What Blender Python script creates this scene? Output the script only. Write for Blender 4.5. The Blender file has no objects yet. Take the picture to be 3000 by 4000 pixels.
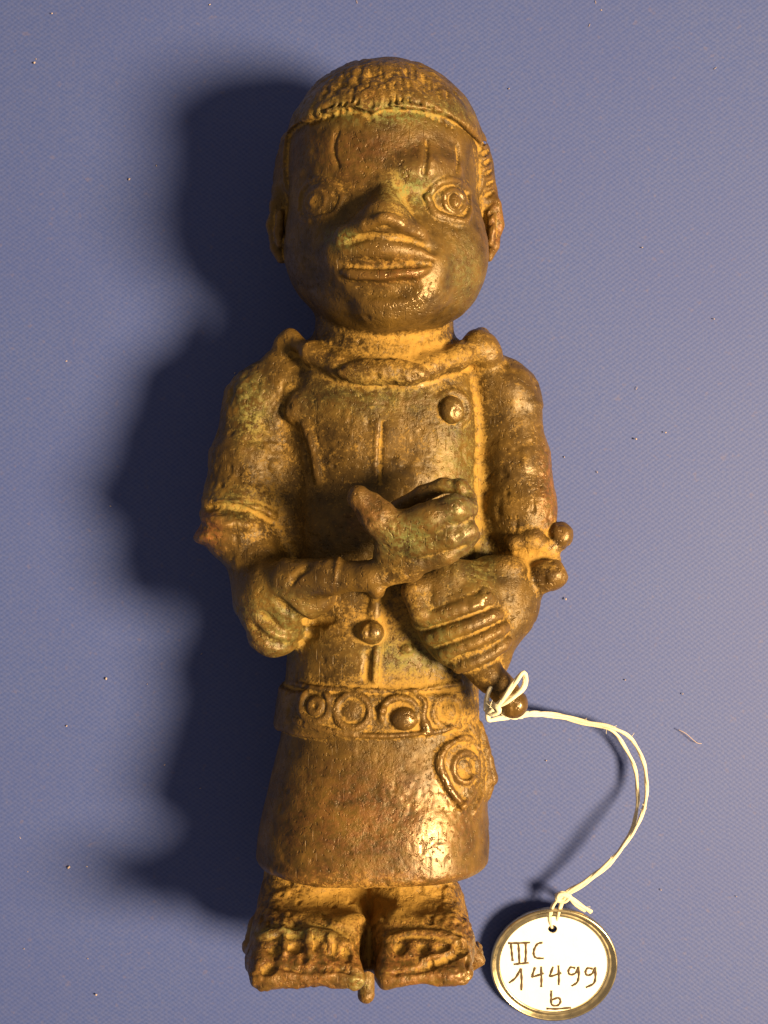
import bpy, math, random
import numpy as np
from mathutils import Vector

random.seed(7)
rng = np.random.default_rng(11)
PX = 5e-5              # one photograph pixel on the cloth = 0.05 mm
DC = 4900.0            # camera distance from the cloth, in those pixels

# ------------------------------------------------------------------ camera, world, lamps
scene = bpy.context.scene
col = scene.collection
cam_d = bpy.data.cameras.new('camera')
cam = bpy.data.objects.new('camera', cam_d); col.objects.link(cam)
cam.location = (0, 0, DC * PX)
cam_d.sensor_fit = 'VERTICAL'
cam_d.angle = 2 * math.atan(2000 / DC)
cam_d.clip_start = 0.005; cam_d.clip_end = 20
scene.camera = cam

world = bpy.data.worlds.new('World'); scene.world = world; world.use_nodes = True
bg = world.node_tree.nodes['Background']
bg.inputs[0].default_value = (1.0, 0.82, 0.62, 1); bg.inputs[1].default_value = 0.25

ld = bpy.data.lights.new('desk_lamp', 'SPOT')
ld.shadow_soft_size = 0.13; ld.energy = 135; ld.color = (1.0, 0.72, 0.36)
ld.spot_size = math.radians(50); ld.spot_blend = 1.0
lamp = bpy.data.objects.new('desk_lamp', ld); col.objects.link(lamp)
_d = Vector((0.90, -0.215, 1.0)).normalized()
lamp.location = Vector((0.0, 0.0, 0.01)) + _d * 0.90
lamp.rotation_euler = (lamp.location - Vector((-0.06, 0.02, 0))).to_track_quat('Z', 'Y').to_euler()

vs = scene.view_settings
vs.view_transform = 'Standard'; vs.look = 'None'; vs.exposure = 0.0; vs.gamma = 1.0

# ------------------------------------------------------------------ material helpers
class NT:
    def __init__(s, name):
        s.m = bpy.data.materials.new(name); s.m.use_nodes = True
        s.t = s.m.node_tree; s.n = s.t.nodes; s.bsdf = s.n['Principled BSDF']
        tc = s.n.new('ShaderNodeTexCoord'); s.co = tc.outputs['Object']
    def _in(s, sock, v):
        if isinstance(v, bpy.types.NodeSocket): s.t.links.new(v, sock)
        elif v is not None: sock.default_value = v
    def noise(s, scale, detail=4, rough=0.55, co=None, out='Fac'):
        n = s.n.new('ShaderNodeTexNoise'); s._in(n.inputs['Vector'], co or s.co)
        n.inputs['Scale'].default_value = scale; n.inputs['Detail'].default_value = detail
        n.inputs['Roughness'].default_value = rough
        return n.outputs[out]
    def math(s, op, a, b=None, c=None, clamp=False):
        n = s.n.new('ShaderNodeMath'); n.operation = op; n.use_clamp = clamp
        s._in(n.inputs[0], a); s._in(n.inputs[1], b)
        if c is not None: s._in(n.inputs[2], c)
        return n.outputs[0]
    def ramp(s, f, lo, hi, a=0.0, b=1.0):
        n = s.n.new('ShaderNodeMapRange'); n.clamp = True
        s._in(n.inputs[0], f); n.inputs[1].default_value = lo; n.inputs[2].default_value = hi
        n.inputs[3].default_value = a; n.inputs[4].default_value = b
        return n.outputs[0]
    def mix(s, f, a, b, mode='MIX'):
        n = s.n.new('ShaderNodeMix'); n.data_type = 'RGBA'; n.blend_type = mode
        s._in(n.inputs[0], f)
        s._in(n.inputs[6], a if isinstance(a, bpy.types.NodeSocket) else tuple(a) + (1,))
        s._in(n.inputs[7], b if isinstance(b, bpy.types.NodeSocket) else tuple(b) + (1,))
        return n.outputs[2]
    def attr(s, name):
        n = s.n.new('ShaderNodeAttribute'); n.attribute_name = name
        return n.outputs['Fac']
    def bump(s, h, dist, strength=1.0, normal=None):
        n = s.n.new('ShaderNodeBump'); s._in(n.inputs['Height'], h)
        n.inputs['Distance'].default_value = dist; n.inputs['Strength'].default_value = strength
        if normal: s._in(n.inputs['Normal'], normal)
        return n.outputs[0]
    def set(s, **k):
        for a, v in k.items(): s._in(s.bsdf.inputs[a.replace('_', ' ')], v)
        return s.m

def tag(o, label=None, cat=None, group=None, kind=None):
    for k, v in (('label', label), ('category', cat), ('group', group), ('kind', kind)):
        if v: o[k] = v
    return o

# bronze: brown cast metal, ochre dust in the hollows, rubbed ridges, a few green spots
def bronze_material():
    t = NT('cast_bronze')
    dust, wear, green, red = t.attr('dust'), t.attr('wear'), t.attr('green'), t.attr('red')
    polish = t.attr('polish')
    n1 = t.noise(260, 6, 0.62); n2 = t.noise(900, 5, 0.65); n3 = t.noise(2600, 3, 0.6)
    n4 = t.noise(120, 4, 0.5)
    base = t.mix(t.ramp(n1, 0.36, 0.66), (0.042, 0.024, 0.007), (0.115, 0.066, 0.015))
    base = t.mix(t.ramp(n4, 0.52, 0.68, 0, 0.55), base, (0.165, 0.095, 0.018))
    base = t.mix(t.math('MULTIPLY', red, t.ramp(n2, 0.42, 0.62)), base, (0.26, 0.085, 0.03))
    base = t.mix(t.ramp(n2, 0.56, 0.72, 0, 0.5), base, (0.045, 0.025, 0.008))
    base = t.mix(t.math('MULTIPLY', wear, 0.6), base, (0.19, 0.10, 0.026))
    dm = t.math('ADD', dust, t.math('MULTIPLY', t.math('SUBTRACT', n2, 0.5), 1.8))
    dm = t.math('ADD', dm, t.math('MULTIPLY', t.math('SUBTRACT', n3, 0.5), 1.2))
    dmask = t.ramp(dm, 0.24, 0.74)
    dcol = t.mix(n1, (0.22, 0.124, 0.024), (0.34, 0.198, 0.040))
    c = t.mix(dmask, base, dcol)
    gm = t.math('MULTIPLY', green, t.ramp(t.math('ADD', n2, t.math('MULTIPLY', n3, 0.4)), 0.62, 0.80))
    c = t.mix(gm, c, (0.13, 0.155, 0.055))
    r = t.math('ADD', t.ramp(n2, 0.3, 0.7, 0.36, 0.54), t.math('MULTIPLY', dmask, 0.38))
    r = t.math('SUBTRACT', r, t.math('MULTIPLY', wear, 0.10))
    r = t.math('SUBTRACT', r, t.math('MULTIPLY', t.math('MULTIPLY', polish, t.ramp(n2, 0.35, 0.55)), 0.24), clamp=True)
    met = t.math('MULTIPLY', t.math('SUBTRACT', 1.0, dmask), 0.16)
    met = t.math('ADD', met, t.math('MULTIPLY', polish, 0.25))
    h = t.math('ADD', t.math('MULTIPLY', n2, 0.55), t.math('MULTIPLY', n3, 0.35))
    h = t.math('ADD', h, t.math('MULTIPLY', n1, 0.7))
    h = t.math('MULTIPLY', h, t.ramp(t.noise(90, 3, 0.5), 0.40, 0.62, 0.30, 1.0))
    h = t.math('MULTIPLY', h, t.math('SUBTRACT', 1.0, t.math('MULTIPLY', polish, 0.45)))
    h = t.math('SUBTRACT', h, t.ramp(t.noise(1250, 2, 0.5), 0.60, 0.70, 0, 0.30))
    sn = t.n.new('ShaderNodeMapping'); t.t.links.new(t.co, sn.inputs[0]); sn.inputs['Rotation'].default_value = (0.2, 0.1, 0.6); sn.inputs['Scale'].default_value = (2600, 260, 260)
    h = t.math('SUBTRACT', h, t.ramp(t.noise(1.0, 2, 0.5, co=sn.outputs[0]), 0.66, 0.74, 0, 0.28))
    b = t.bump(h, 0.00042, 0.75)
    return t.set(Specular_IOR_Level=t.math('MULTIPLY_ADD', polish, 0.5, 0.32), Base_Color=c, Roughness=r, Metallic=met, Normal=b)

BRONZE = bronze_material()

# ------------------------------------------------------------------ cloth under the figurine
def cloth():
    t = NT('blue_woven_cloth')
    sep = t.n.new('ShaderNodeSeparateXYZ'); t.t.links.new(t.co, sep.inputs[0])
    wob = t.noise(420, 3, 0.6)
    wob2 = t.noise(60, 2, 0.5)
    # plain weave: staggered dots, about 0.75 x 0.6 mm, threads a little uneven
    def wave(axis, period, amt):
        v = t.math('MULTIPLY', sep.outputs[axis], 2 * math.pi / period)
        v = t.math('ADD', v, t.math('MULTIPLY', wob, amt))
        v = t.math('ADD', v, t.math('MULTIPLY', wob2, 5.0))
        return t.math('SINE', v)
    w = t.math('MULTIPLY', wave(0, 0.00128, 4.5), wave(1, 0.00092, 3.6))
    w01 = t.math('MULTIPLY_ADD', w, 0.5, 0.5)
    f1 = t.noise(1500, 3, 0.7); f2 = t.noise(35, 3, 0.5); f3 = t.noise(4200, 2, 0.6)
    c = t.mix(w01, (0.034, 0.060, 0.236), (0.054, 0.084, 0.290))
    c = t.mix(t.ramp(f1, 0.40, 0.72, 0, 0.38), c, (0.094, 0.109, 0.254))
    c = t.mix(t.ramp(f2, 0.35, 0.68, 0, 0.22), c, (0.040, 0.060, 0.250))
    c = t.mix(t.ramp(t.noise(700, 2, 0.5), 0.66, 0.76, 0, 0.22), c, (0.15, 0.115, 0.16))
    h = t.math('ADD', t.math('MULTIPLY', w01, 0.6), t.math('MULTIPLY', f3, 0.5))
    h = t.math('ADD', h, t.math('MULTIPLY', f1, 0.3))
    m = t.set(Base_Color=c, Roughness=0.6, Specular_IOR_Level=0.34, Normal=t.bump(h, 0.00007, 0.6),
              Sheen_Weight=0.15, Sheen_Roughness=0.5)
    me = bpy.data.meshes.new('cloth_surface')
    n = 60; R = 0.45
    vs_, fs = [], []
    for j in range(n + 1):
        for i in range(n + 1):
            x = -R + 2 * R * i / n; y = -R + 2 * R * j / n
            r2 = (x * x + y * y)
            z = -0.0004 - 0.0006 * (math.sin(x * 21 + 0.6) * math.cos(y * 17)) * min(1, r2 / 0.01)
            vs_.append((x, y, z))
    for j in range(n):
        for i in range(n):
            a = j * (n + 1) + i
            fs.append((a, a + 1, a + n + 2, a + n + 1))
    me.from_pydata(vs_, [], fs); me.materials.append(m)
    for p in me.polygons: p.use_smooth = True
    o = bpy.data.objects.new('cloth_surface', me); col.objects.link(o)
    tag(o, 'blue woven cloth spread flat under the figurine', kind='structure')
cloth()

# ------------------------------------------------------------------ implicit modelling of the figurine
def sc(z): return (DC - z) / DC
def P(x, y, z):
    s = sc(z); return np.array(((x - 1500) * s, (2000 - y) * s, z), np.float32)

PR = []           # (function, lo, hi, op, k, label)
LABELS = []
def lab(name):
    if name not in LABELS: LABELS.append(name)
    return LABELS.index(name)

def add(f, lo, hi, label, k=20.0, op='u'):
    PR.append((f, np.asarray(lo, np.float32), np.asarray(hi, np.float32), op, float(k), lab(label) if label else -1))

def rotm(rx=0, ry=0, rz=0):
    rx, ry, rz = map(math.radians, (rx, ry, rz))
    cx, sx, cy, sy, cz, sz = math.cos(rx), math.sin(rx), math.cos(ry), math.sin(ry), math.cos(rz), math.sin(rz)
    X = np.array(((1,0,0),(0,cx,-sx),(0,sx,cx))); Y = np.array(((cy,0,sy),(0,1,0),(-sy,0,cy))); Z = np.array(((cz,-sz,0),(sz,cz,0),(0,0,1)))
    return (Z @ Y @ X).astype(np.float32)

def ell(c, r, label, k=20, rot=None, op='u', local=True):
    """ellipsoid; radii given in photograph pixels at its depth"""
    c = np.asarray(c, np.float32); r = np.asarray(r, np.float32) * (sc(c[2]) if local else 1)
    M = rotm(*rot) if rot else None
    def f(p):
        q = p - c
        if M is not None: q = q @ M
        k0 = np.sqrt(((q / r) ** 2).sum(1)) + 1e-6
        k1 = np.sqrt(((q / (r * r)) ** 2).sum(1)) + 1e-9
        return k0 * (k0 - 1) / k1
    R = float(r.max()) if rot else r
    add(f, c - R, c + R, label, k, op)

def cap(a, b, ra, rb, label, k=20, op='u'):
    a = np.asarray(a, np.float32); b = np.asarray(b, np.float32)
    ra *= sc(a[2]); rb *= sc(b[2])
    ba = b - a; L2 = float(ba @ ba) + 1e-6
    def f(p):
        q = p - a
        h = np.clip((q @ ba) / L2, 0, 1)
        d = q - h[:, None] * ba
        return np.sqrt((d * d).sum(1)) - (ra + (rb - ra) * h)
    m = max(ra, rb)
    add(f, np.minimum(a, b) - m, np.maximum(a, b) + m, label, k, op)

def chain(pts, rs, label, k=12, op='u'):
    if not hasattr(rs, '__len__'): rs = [rs] * len(pts)
    for i in range(len(pts) - 1): cap(pts[i], pts[i + 1], rs[i], rs[i + 1], label, k, op)

def box(lo, hi, r, label, k=20, rot=None, op='u'):
    lo = np.asarray(lo, np.float32); hi = np.asarray(hi, np.float32)
    c = (lo + hi) / 2; hs = (hi - lo) / 2 - r
    M = rotm(*rot) if rot else None
    def f(p):
        q = p - c
        if M is not None: q = q @ M
        q = np.abs(q) - hs
        return np.sqrt((np.maximum(q, 0) ** 2).sum(1)) + np.minimum(q.max(1), 0) - r
    R = float(np.linalg.norm(hs + r)) if rot else hs + r
    add(f, c - R, c + R, label, k, op)

def tube(st, label, n=2.4, round_=40, k=25, op='u'):
    """stack of super-ellipses; stations (Y, cx, cz, a, b), Y descending"""
    st = np.array(sorted(st, key=lambda s: s[0]), np.float32)
    Y0, Y1 = st[0, 0], st[-1, 0]
    def f(p):
        y = np.clip(p[:, 1], Y0, Y1)
        cx, cz, a, b = (np.interp(y, st[:, 0], st[:, i]).astype(np.float32) for i in (1, 2, 3, 4))
        u = np.abs(p[:, 0] - cx) / a; v = np.abs(p[:, 2] - cz) / b
        rr = (u ** n + v ** n) ** (1 / n)
        d = (rr - 1) * np.minimum(a, b) * 0.97
        e = np.maximum(p[:, 1] - Y1, Y0 - p[:, 1])
        qx = np.maximum(d + round_, 0); qy = np.maximum(e + round_, 0)
        return np.minimum(np.maximum(d, e) + round_, 0) + np.sqrt(qx * qx + qy * qy) - round_
    am = float(st[:, 3].max()); bm = float(st[:, 4].max())
    add(f, (st[:, 1].min() - am, Y0, st[:, 2].min() - bm), (st[:, 1].max() + am, Y1, st[:, 2].max() + bm), label, k, op)

def combine(D, L, d, op, k, lb):
    if op == 'u':
        h = np.maximum(k - np.abs(D - d), 0) / k
        out = np.minimum(D, d) - h * h * k * 0.25
        if lb >= 0: L[d < D] = lb
        return out
    d = -d                                             # carve
    h = np.maximum(k - np.abs(D - d), 0) / k
    return np.maximum(D, d) + h * h * k * 0.25

def evaluate(p, margin=None):
    D = np.full(len(p), 1e4, np.float32); L = np.zeros(len(p), np.int16)
    lo_p, hi_p = p.min(0), p.max(0)
    for f, lo, hi, op, k, lb in PR:
        if margin is not None or op == 's':
            m = (margin or 0) + k + 4
            s = ((p > lo - m) & (p < hi + m)).all(1).nonzero()[0]
            if len(s) == 0: continue
            Ls = L[s]; D[s] = combine(D[s], Ls, f(p[s]), op, k, lb); L[s] = Ls
        else:
            D = combine(D, L, f(p), op, k, lb)
    return D, L

def surf(pts, off=0.0):
    """points of the surface seen at photograph pixels (x, y), lifted by off"""
    pts = np.asarray(pts, np.float32); n = len(pts)
    zs = np.linspace(1150, 0, 116, dtype=np.float32)
    s = (DC - zs) / DC
    p = np.empty((n, len(zs), 3), np.float32)
    p[:, :, 0] = (pts[:, :1] - 1500) * s; p[:, :, 1] = (2000 - pts[:, 1:2]) * s; p[:, :, 2] = zs
    D, _ = evaluate(p.reshape(-1, 3), 40); D = D.reshape(n, -1)
    out = []
    for i in range(n):
        neg = np.nonzero(D[i] < 0)[0]
        j = neg[0] if len(neg) else len(zs) - 1
        z = zs[j]
        if j > 0 and len(neg):
            a, b = D[i, j - 1], D[i, j]; z = zs[j - 1] + (zs[j] - zs[j - 1]) * min(1, max(0, a / (a - b))) if a < 500 else zs[j]
        out.append(P(pts[i, 0], pts[i, 1], z + off))
    return out

def lerp_path(pts, step=30):
    out = [pts[0]]
    for a, b in zip(pts[:-1], pts[1:]):
        n = max(1, int(math.hypot(b[0] - a[0], b[1] - a[1]) / step))
        for i in range(1, n + 1): out.append((a[0] + (b[0] - a[0]) * i / n, a[1] + (b[1] - a[1]) * i / n))
    return out

def spline(pts, n=8):
    pts = [np.asarray(p, float) for p in pts]
    q = [2 * pts[0] - pts[1]] + pts + [2 * pts[-1] - pts[-2]]
    out = []
    for i in range(1, len(q) - 2):
        for j in range(n):
            t = j / n
            out.append(0.5 * ((2 * q[i]) + (-q[i - 1] + q[i + 1]) * t + (2 * q[i - 1] - 5 * q[i] + 4 * q[i + 1] - q[i + 2]) * t * t
                              + (-q[i - 1] + 3 * q[i] - 3 * q[i + 1] + q[i + 2]) * t ** 3))
    out.append(pts[-1]); return out

def ridge(pts, r, label, off=0, k=12):
    chain(surf([tuple(p) for p in spline(pts, 4)], off), r, label, k)
def groove(pts, r, off=0, k=10):
    chain(surf([tuple(p) for p in spline(pts, 4)], off), r, None, k, 's')

# ---- head
ell(P(1500, 652, 430), (378, 375, 415), 'head', 30)
ell(P(1500, 975, 465), (390, 338, 400), 'head', 110)
ell(P(1535, 1165, 640), (255, 135, 165), 'head', 110)
ell(P(1760, 1010, 620), (115, 170, 120), 'head', 130)
ell(P(1565, 1178, 758), (170, 98, 92), 'head', 55, (0, 0, 8))
# brows, sockets
ell(P(1720, 785, 870), (115, 80, 58), None, 70, (0, 30, 10), 's')
ell(P(1275, 790, 880), (110, 80, 52), None, 80, (0, -30, -10), 's')
chain([P(1600, 665, 795), P(1660, 660, 775), P(1760, 676, 715)], [20, 28, 24], 'head', 80)
# nose
cap(P(1506, 735, 788), P(1498, 856, 850), 30, 98, 'nose', 36)
ell(P(1492, 880, 862), (118, 34, 72), 'nose', 30)
chain([P(1512, 852, 945), P(1568, 876, 912), P(1630, 910, 852)], [20, 22, 17], 'nose', 12)
chain([P(1488, 854, 945), P(1425, 878, 910), P(1350, 910, 852)], [20, 22, 17], 'nose', 12)
# mouth
ell(P(1505, 1015, 800), (220, 110, 60), 'head', 110, (0, 0, -5))
def ear(x, s):
    ell(P(x, 870, 410), (36, 150, 95), 'right_ear' if s > 0 else 'left_ear', 16)
    chain([P(x + 2 * s, 745, 440), P(x + 22 * s, 800, 470), P(x + 30 * s, 880, 460), P(x + 16 * s, 960, 470), P(x - 2 * s, 1008, 460)], [24, 26, 28, 26, 20], 'right_ear' if s > 0 else 'left_ear', 8)
    chain([P(x + 4 * s, 835, 500), P(x + 10 * s, 900, 500), P(x + 4 * s, 950, 500)], [16, 18, 16], 'right_ear' if s > 0 else 'left_ear', 8)
ear(1912, 1); ear(1098, -1)
# hair: a raised cap with a sharp front edge
HL = 1554 * sc(745)
_hc = P(1500, 652, 430); _hr = np.array((400, 398, 452), np.float32) * sc(430)
def hair(p):
    q = p - _hc
    k0 = np.sqrt(((q / _hr) ** 2).sum(1)) + 1e-6; k1 = np.sqrt(((q / (_hr * _hr)) ** 2).sum(1)) + 1e-9
    d = k0 * (k0 - 1) / k1
    x = p[:, 0]
    line = HL + 0 * x - 45 * np.clip((x - 150) / 180, 0, 1.6) ** 2 - 22 * np.exp(-((x + 45) / 28) ** 2)
    h = np.maximum(p[:, 1] - line, (520 - p[:, 2]) * 0.9)
    return np.maximum(d, -h)
add(hair, _hc - _hr, _hc + _hr, 'hair', 8)
cap(P(1868, 560, 520), P(1893, 720, 470), 34, 26, 'hair', 20)
ell(P(1872, 740, 380), (62, 210, 130), 'hair', 30)
ell(P(1122, 740, 380), (55, 210, 130), 'hair', 30)

# ---- trunk
def stn(y, x0, x1, cz, b):
    s = sc(cz); return ((2000 - y) * s, ((x0 + x1) / 2 - 1500) * s, cz, (x1 - x0) / 2 * s, b)
tube([stn(1330, 1290, 1730, 390, 180), stn(1420, 1200, 1800, 380, 225), stn(1480, 1150, 1850, 375, 250), stn(1600, 1125, 1880, 370, 268),
      stn(1900, 1140, 1885, 365, 274), stn(2300, 1140, 1875, 365, 278), stn(2600, 1118, 1862, 370, 284), stn(2720, 1108, 1862, 375, 288)],
     'coat', 2.5, 60)
# neck under the chin
tube([stn(1180, 1240, 1770, 400, 235), stn(1300, 1232, 1776, 400, 242), stn(1400, 1215, 1800, 395, 262), stn(1460, 1190, 1830, 395, 270)], 'neck', 2.1, 20, 25)

# ---- shoulders and sleeves
chain([P(1130, 1500, 380), P(1000, 1600, 390), P(968, 1800, 430), P(935, 1990, 470), P(915, 2070, 490)], [125, 128, 140, 142, 128], 'left_sleeve', 25)
chain([P(1880, 1500, 380), P(1985, 1570, 390), P(2012, 1800, 420), P(2035, 1990, 450), P(2050, 2100, 460)], [120, 126, 136, 140, 120], 'right_sleeve', 22)
cap(P(1190, 1440, 390), P(1040, 1540, 400), 95, 118, 'left_sleeve', 70)
cap(P(1820, 1430, 390), P(1960, 1520, 400), 90, 116, 'right_sleeve', 60)
chain([P(1105, 1540, 420), P(1115, 1850, 430), P(1110, 2150, 430)], [85, 80, 85], 'coat', 60)
chain([P(1880, 1500, 400), P(1893, 1850, 400), P(1893, 2330, 410)], [80, 80, 85], 'coat', 50)
# left sleeve: rim standing out at the elbow, then the folded bag of cloth
ell(P(845, 2078, 500), (92, 40, 120), 'left_rim', 22, (0, 0, 18))
ell(P(900, 2040, 560), (120, 40, 90), 'left_rim', 25, (0, 0, -8))
chain([P(985, 2150, 500), P(1050, 2330, 560), P(1075, 2450, 590)], [112, 126, 112], 'left_cuff', 40)
chain([P(1060, 2300, 620), P(1180, 2330, 660), P(1250, 2330, 680)], [110, 85, 62], 'left_cuff', 40)
# forearm and open hand in front of the chest
chain([P(1130, 2270, 680), P(1290, 2252, 760), P(1450, 2250, 820), P(1600, 2215, 850), P(1720, 2165, 870)], [88, 68, 53, 52, 48], 'forearm', 30)
ell(P(1312, 2245, 772), (15, 74, 76), 'left_cuff', 10, (0, 0, -10))
ell(P(1590, 2090, 880), (125, 75, 62), 'open_hand', 25, (0, 0, 20))
ell(P(1550, 2165, 860), (90, 55, 55), 'open_hand', 40)
chain([P(1540, 2105, 885), P(1472, 2018, 915), P(1402, 1945, 930)], [68, 68, 50], 'thumb', 25)
ell(P(1455, 1955, 925), (34, 26, 26), 'thumb', 14, (0, 0, 40))
chain([P(1545, 1988, 800), P(1650, 1932, 845), P(1730, 1897, 870), P(1800, 1905, 880), P(1838, 1945, 880)], [34, 32, 30, 30, 22], 'finger_a', 10)
chain([P(1555, 2060, 920), P(1680, 2022, 945), P(1775, 1990, 950), P(1835, 1992, 910)], [60, 57, 50, 36], 'finger_b', 34)
chain([P(1620, 2130, 905), P(1760, 2090, 935), P(1822, 2075, 915), P(1843, 2090, 880)], [50, 47, 42, 32], 'finger_c', 22)
chain([P(1590, 2200, 870), P(1740, 2160, 890), P(1815, 2122, 880)], [46, 44, 38], 'finger_d', 14)
# right elbow with its knobs and the arm running down to the fist
ell(P(2080, 2160, 470), (100, 75, 110), 'right_sleeve', 30)
ell(P(1968, 2212, 600), (92, 46, 80), 'right_cuff', 16, (0, 0, -6))
ell(P(2184, 2098, 520), (50, 56, 54), 'cuff_knob_a', 8, (0, 0, -10))
ell(P(2136, 2249, 590), (68, 60, 58), 'cuff_knob_b', 7, (0, 0, 12))
chain([P(2010, 2120, 560), P(2080, 2110, 560), P(2150, 2150, 530), P(2165, 2190, 520)], [34, 40, 36, 30], 'right_cuff', 18)
chain([P(2055, 2210, 480), P(1985, 2370, 560), P(1900, 2520, 620), P(1920, 2590, 620)], [92, 112, 105, 60], 'right_cuff', 40)
chain([P(1960, 2300, 600), P(1820, 2335, 670), P(1710, 2340, 700)], [95, 98, 88], 'fist', 40)
ell(P(1800, 2440, 690), (165, 190, 105), 'fist', 35, (0, 0, 28))
# staff held in the fist, ending in a ball
chain([P(1820, 2560, 690), P(1900, 2630, 700), P(1965, 2690, 710)], [62, 62, 60], 'staff', 16)
ell(P(2003, 2742, 715), (60, 66, 60), 'staff', 25, (0, 0, 30))

# ---- belt and skirt
def Yp(y, z): return (2000 - y) * sc(z)
tube([(Yp(2668, 390), -22, 380, 356, 292), (Yp(2750, 390), -24, 382, 362, 298), (Yp(2832, 390), -28, 385, 366, 302)], 'belt', 2.5, 14, 8)
tube([stn(2790, 1112, 1876, 388, 292), stn(2900, 1095, 1886, 388, 300), stn(3050, 1060, 1898, 390, 318), stn(3250, 1012, 1908, 396, 342), stn(3330, 1004, 1908, 398, 346), stn(3370, 1006, 1906, 398, 346)],
     'skirt', 2.45, 42, 10)

# ---- legs and feet
LY = Yp(3370, 398)
cap(np.array(((1235 - 1500) * sc(370), LY + 150, 370)), np.array(((1225 - 1500) * sc(370), LY - 230, 370)), 172, 205, 'left_leg', 40)
cap(np.array(((1590 - 1500) * sc(370), LY + 150, 370)), np.array(((1600 - 1500) * sc(370), LY - 230, 370)), 172, 200, 'right_leg', 60)
ZF = 860
SO = Yp(3878, ZF)                                     # level of the soles
def foot(x0, x1, label):
    x0 = (x0 - 1500) * sc(ZF); x1 = (x1 - 1500) * sc(ZF)
    box((x0 + 12, SO, 120), (x1 - 12, SO + 165, 700), 60, label, 60)
    box((x0 + 22, SO + 60, 380), (x1 - 22, SO + 195, 720), 60, label, 70, (12, 0, 0))
    box((x0, SO + 4, 540), (x1, SO + 132, ZF - 42), 58, label, 60)
    box((x0, SO, 620), (x1, SO + 84, ZF), 40, label, 30)
foot(958, 1418, 'left_foot'); foot(1472, 1860, 'right_foot')
box(((1395 - 1500) * sc(700), SO + 6, 300), ((1500 - 1500) * sc(700), SO + 105, 745), 30, 'left_foot', 30)
box(P(1868, 3745, 330) + np.array((-50, -10, -90)), P(1868, 3745, 330) + np.array((20, 30, 80)), 10, 'right_foot', 14, (0, 0, 35))
chain([P(1800, 3590, 380), P(1815, 3650, 385), P(1850, 3725, 390)], [34, 34, 30], 'right_foot', 30)
chain([P(1010, 3620, 420), P(1005, 3690, 430), P(1000, 3760, 500)], [42, 42, 40], 'left_foot', 30)
cap(np.array(((1432 - 1500) * sc(430), SO + 60, 430)), np.array(((1432 - 1500) * sc(430), Yp(3885, 430), 430)), 32, 34, 'peg', 10)

# ---- details lying on the surface
# lips
def taper(n, r, e): return [e + (r - e) * math.sin(math.pi * min(1, max(0, i / (n - 1)))) ** 0.6 for i in range(n)]
ridge([(1322, 990), (1425, 972), (1535, 974), (1635, 992), (1708, 1018)], taper(17, 40, 14), 'upper_lip', -16, 14)
ridge([(1348, 1062), (1455, 1086), (1560, 1081), (1668, 1046)], taper(13, 34, 14), 'lower_lip', 0, 12)
groove([(1338, 952), (1430, 925), (1540, 928), (1640, 948), (1700, 982)], 10, 5, 16)
groove([(1335, 1034), (1450, 1042), (1560, 1040), (1685, 1030)], 10, 3, 10)
groove([(1390, 1132), (1500, 1138), (1600, 1122)], 18, 12, 40)
# forehead cuts
groove([(1323, 512), (1304, 580), (1323, 655)], 8, 0, 6)
groove([(1668, 545), (1665, 611), (1657, 680)], 9, 0, 6)
groove([(1785, 570), (1791, 620), (1786, 672)], 9, 0, 6)
cap(surf([(1452, 432)], 6)[0], surf([(1442, 466)], 2)[0], 14, 10, None, 10, 's')
groove([(1850, 570), (1866, 650), (1864, 740)], 10, 3, 10)
# eyes: lids and pupil
for sgn in (1, -1):
    m = lambda pts: [(1500 + sgn * (x - 1500) - (0 if sgn > 0 else -8), y) for x, y in pts]
    ell(surf(m([(1755, 785)]), -14)[0], (78, 62, 34), 'right_eye' if sgn > 0 else 'left_eye', 24, (0, 38 * sgn, 0))
    en = 'right_eye' if sgn > 0 else 'left_eye'
    ridge(m([(1668, 770), (1712, 716), (1775, 706), (1826, 748), (1838, 808)]), 10 if sgn > 0 else 7, en, 3 if sgn > 0 else -2, 9)
    ridge(m([(1668, 770), (1695, 832), (1760, 856), (1822, 862), (1838, 808)]), 11 if sgn > 0 else 7, en, 2 if sgn > 0 else -2, 9)
    ridge(m([(1735, 760), (1775, 742), (1812, 775), (1806, 815), (1770, 830), (1738, 800), (1735, 760)]), 6 if sgn > 0 else 4, en, 2 if sgn > 0 else -1, 6)
    ell(surf(m([(1774, 788)]), 2 if sgn > 0 else -14)[0], (27, 30, 20), en, 5)
# hair notches
hx = []
for i in range(23):
    x = 1222 + i * 25 + random.uniform(-5, 5)
    t_ = (x - 1500) / 330
    y = 444 + 85 * t_ * t_ + (40 * max(0, t_ - .3) ** 1.0)
    y = y - 24
    hx.append(((x, y), (x - 10 * t_ * 1.5, y - 42 - random.uniform(0, 18))))
for row in range(5):
    for i in range(18):
        x = 1262 + i * 28 + random.uniform(-12, 12); t_ = (x - 1500) / 330
        y = 335 - row * 17 + 95 * t_ * t_ + random.uniform(-10, 10)
        if y > 285 and y > 262 + 190 * t_ * t_: hx.append(((x, y), (x - 8 * t_ + random.uniform(-6, 6), y - random.uniform(14, 34))))
for i in range(9):                                     # strokes on the hair beside the right temple
    y = 560 + i * 40; x = 1895 + 5 * i if i < 5 else 1915
    hx.append(((x - 8, y), (x + 16, y - 16)))
flat = surf([q for ab in hx for q in ab], 4)
for i in range(0, len(flat), 2): cap(flat[i], flat[i + 1], random.uniform(9, 13), random.uniform(6, 9), None, 5, 's')
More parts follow.
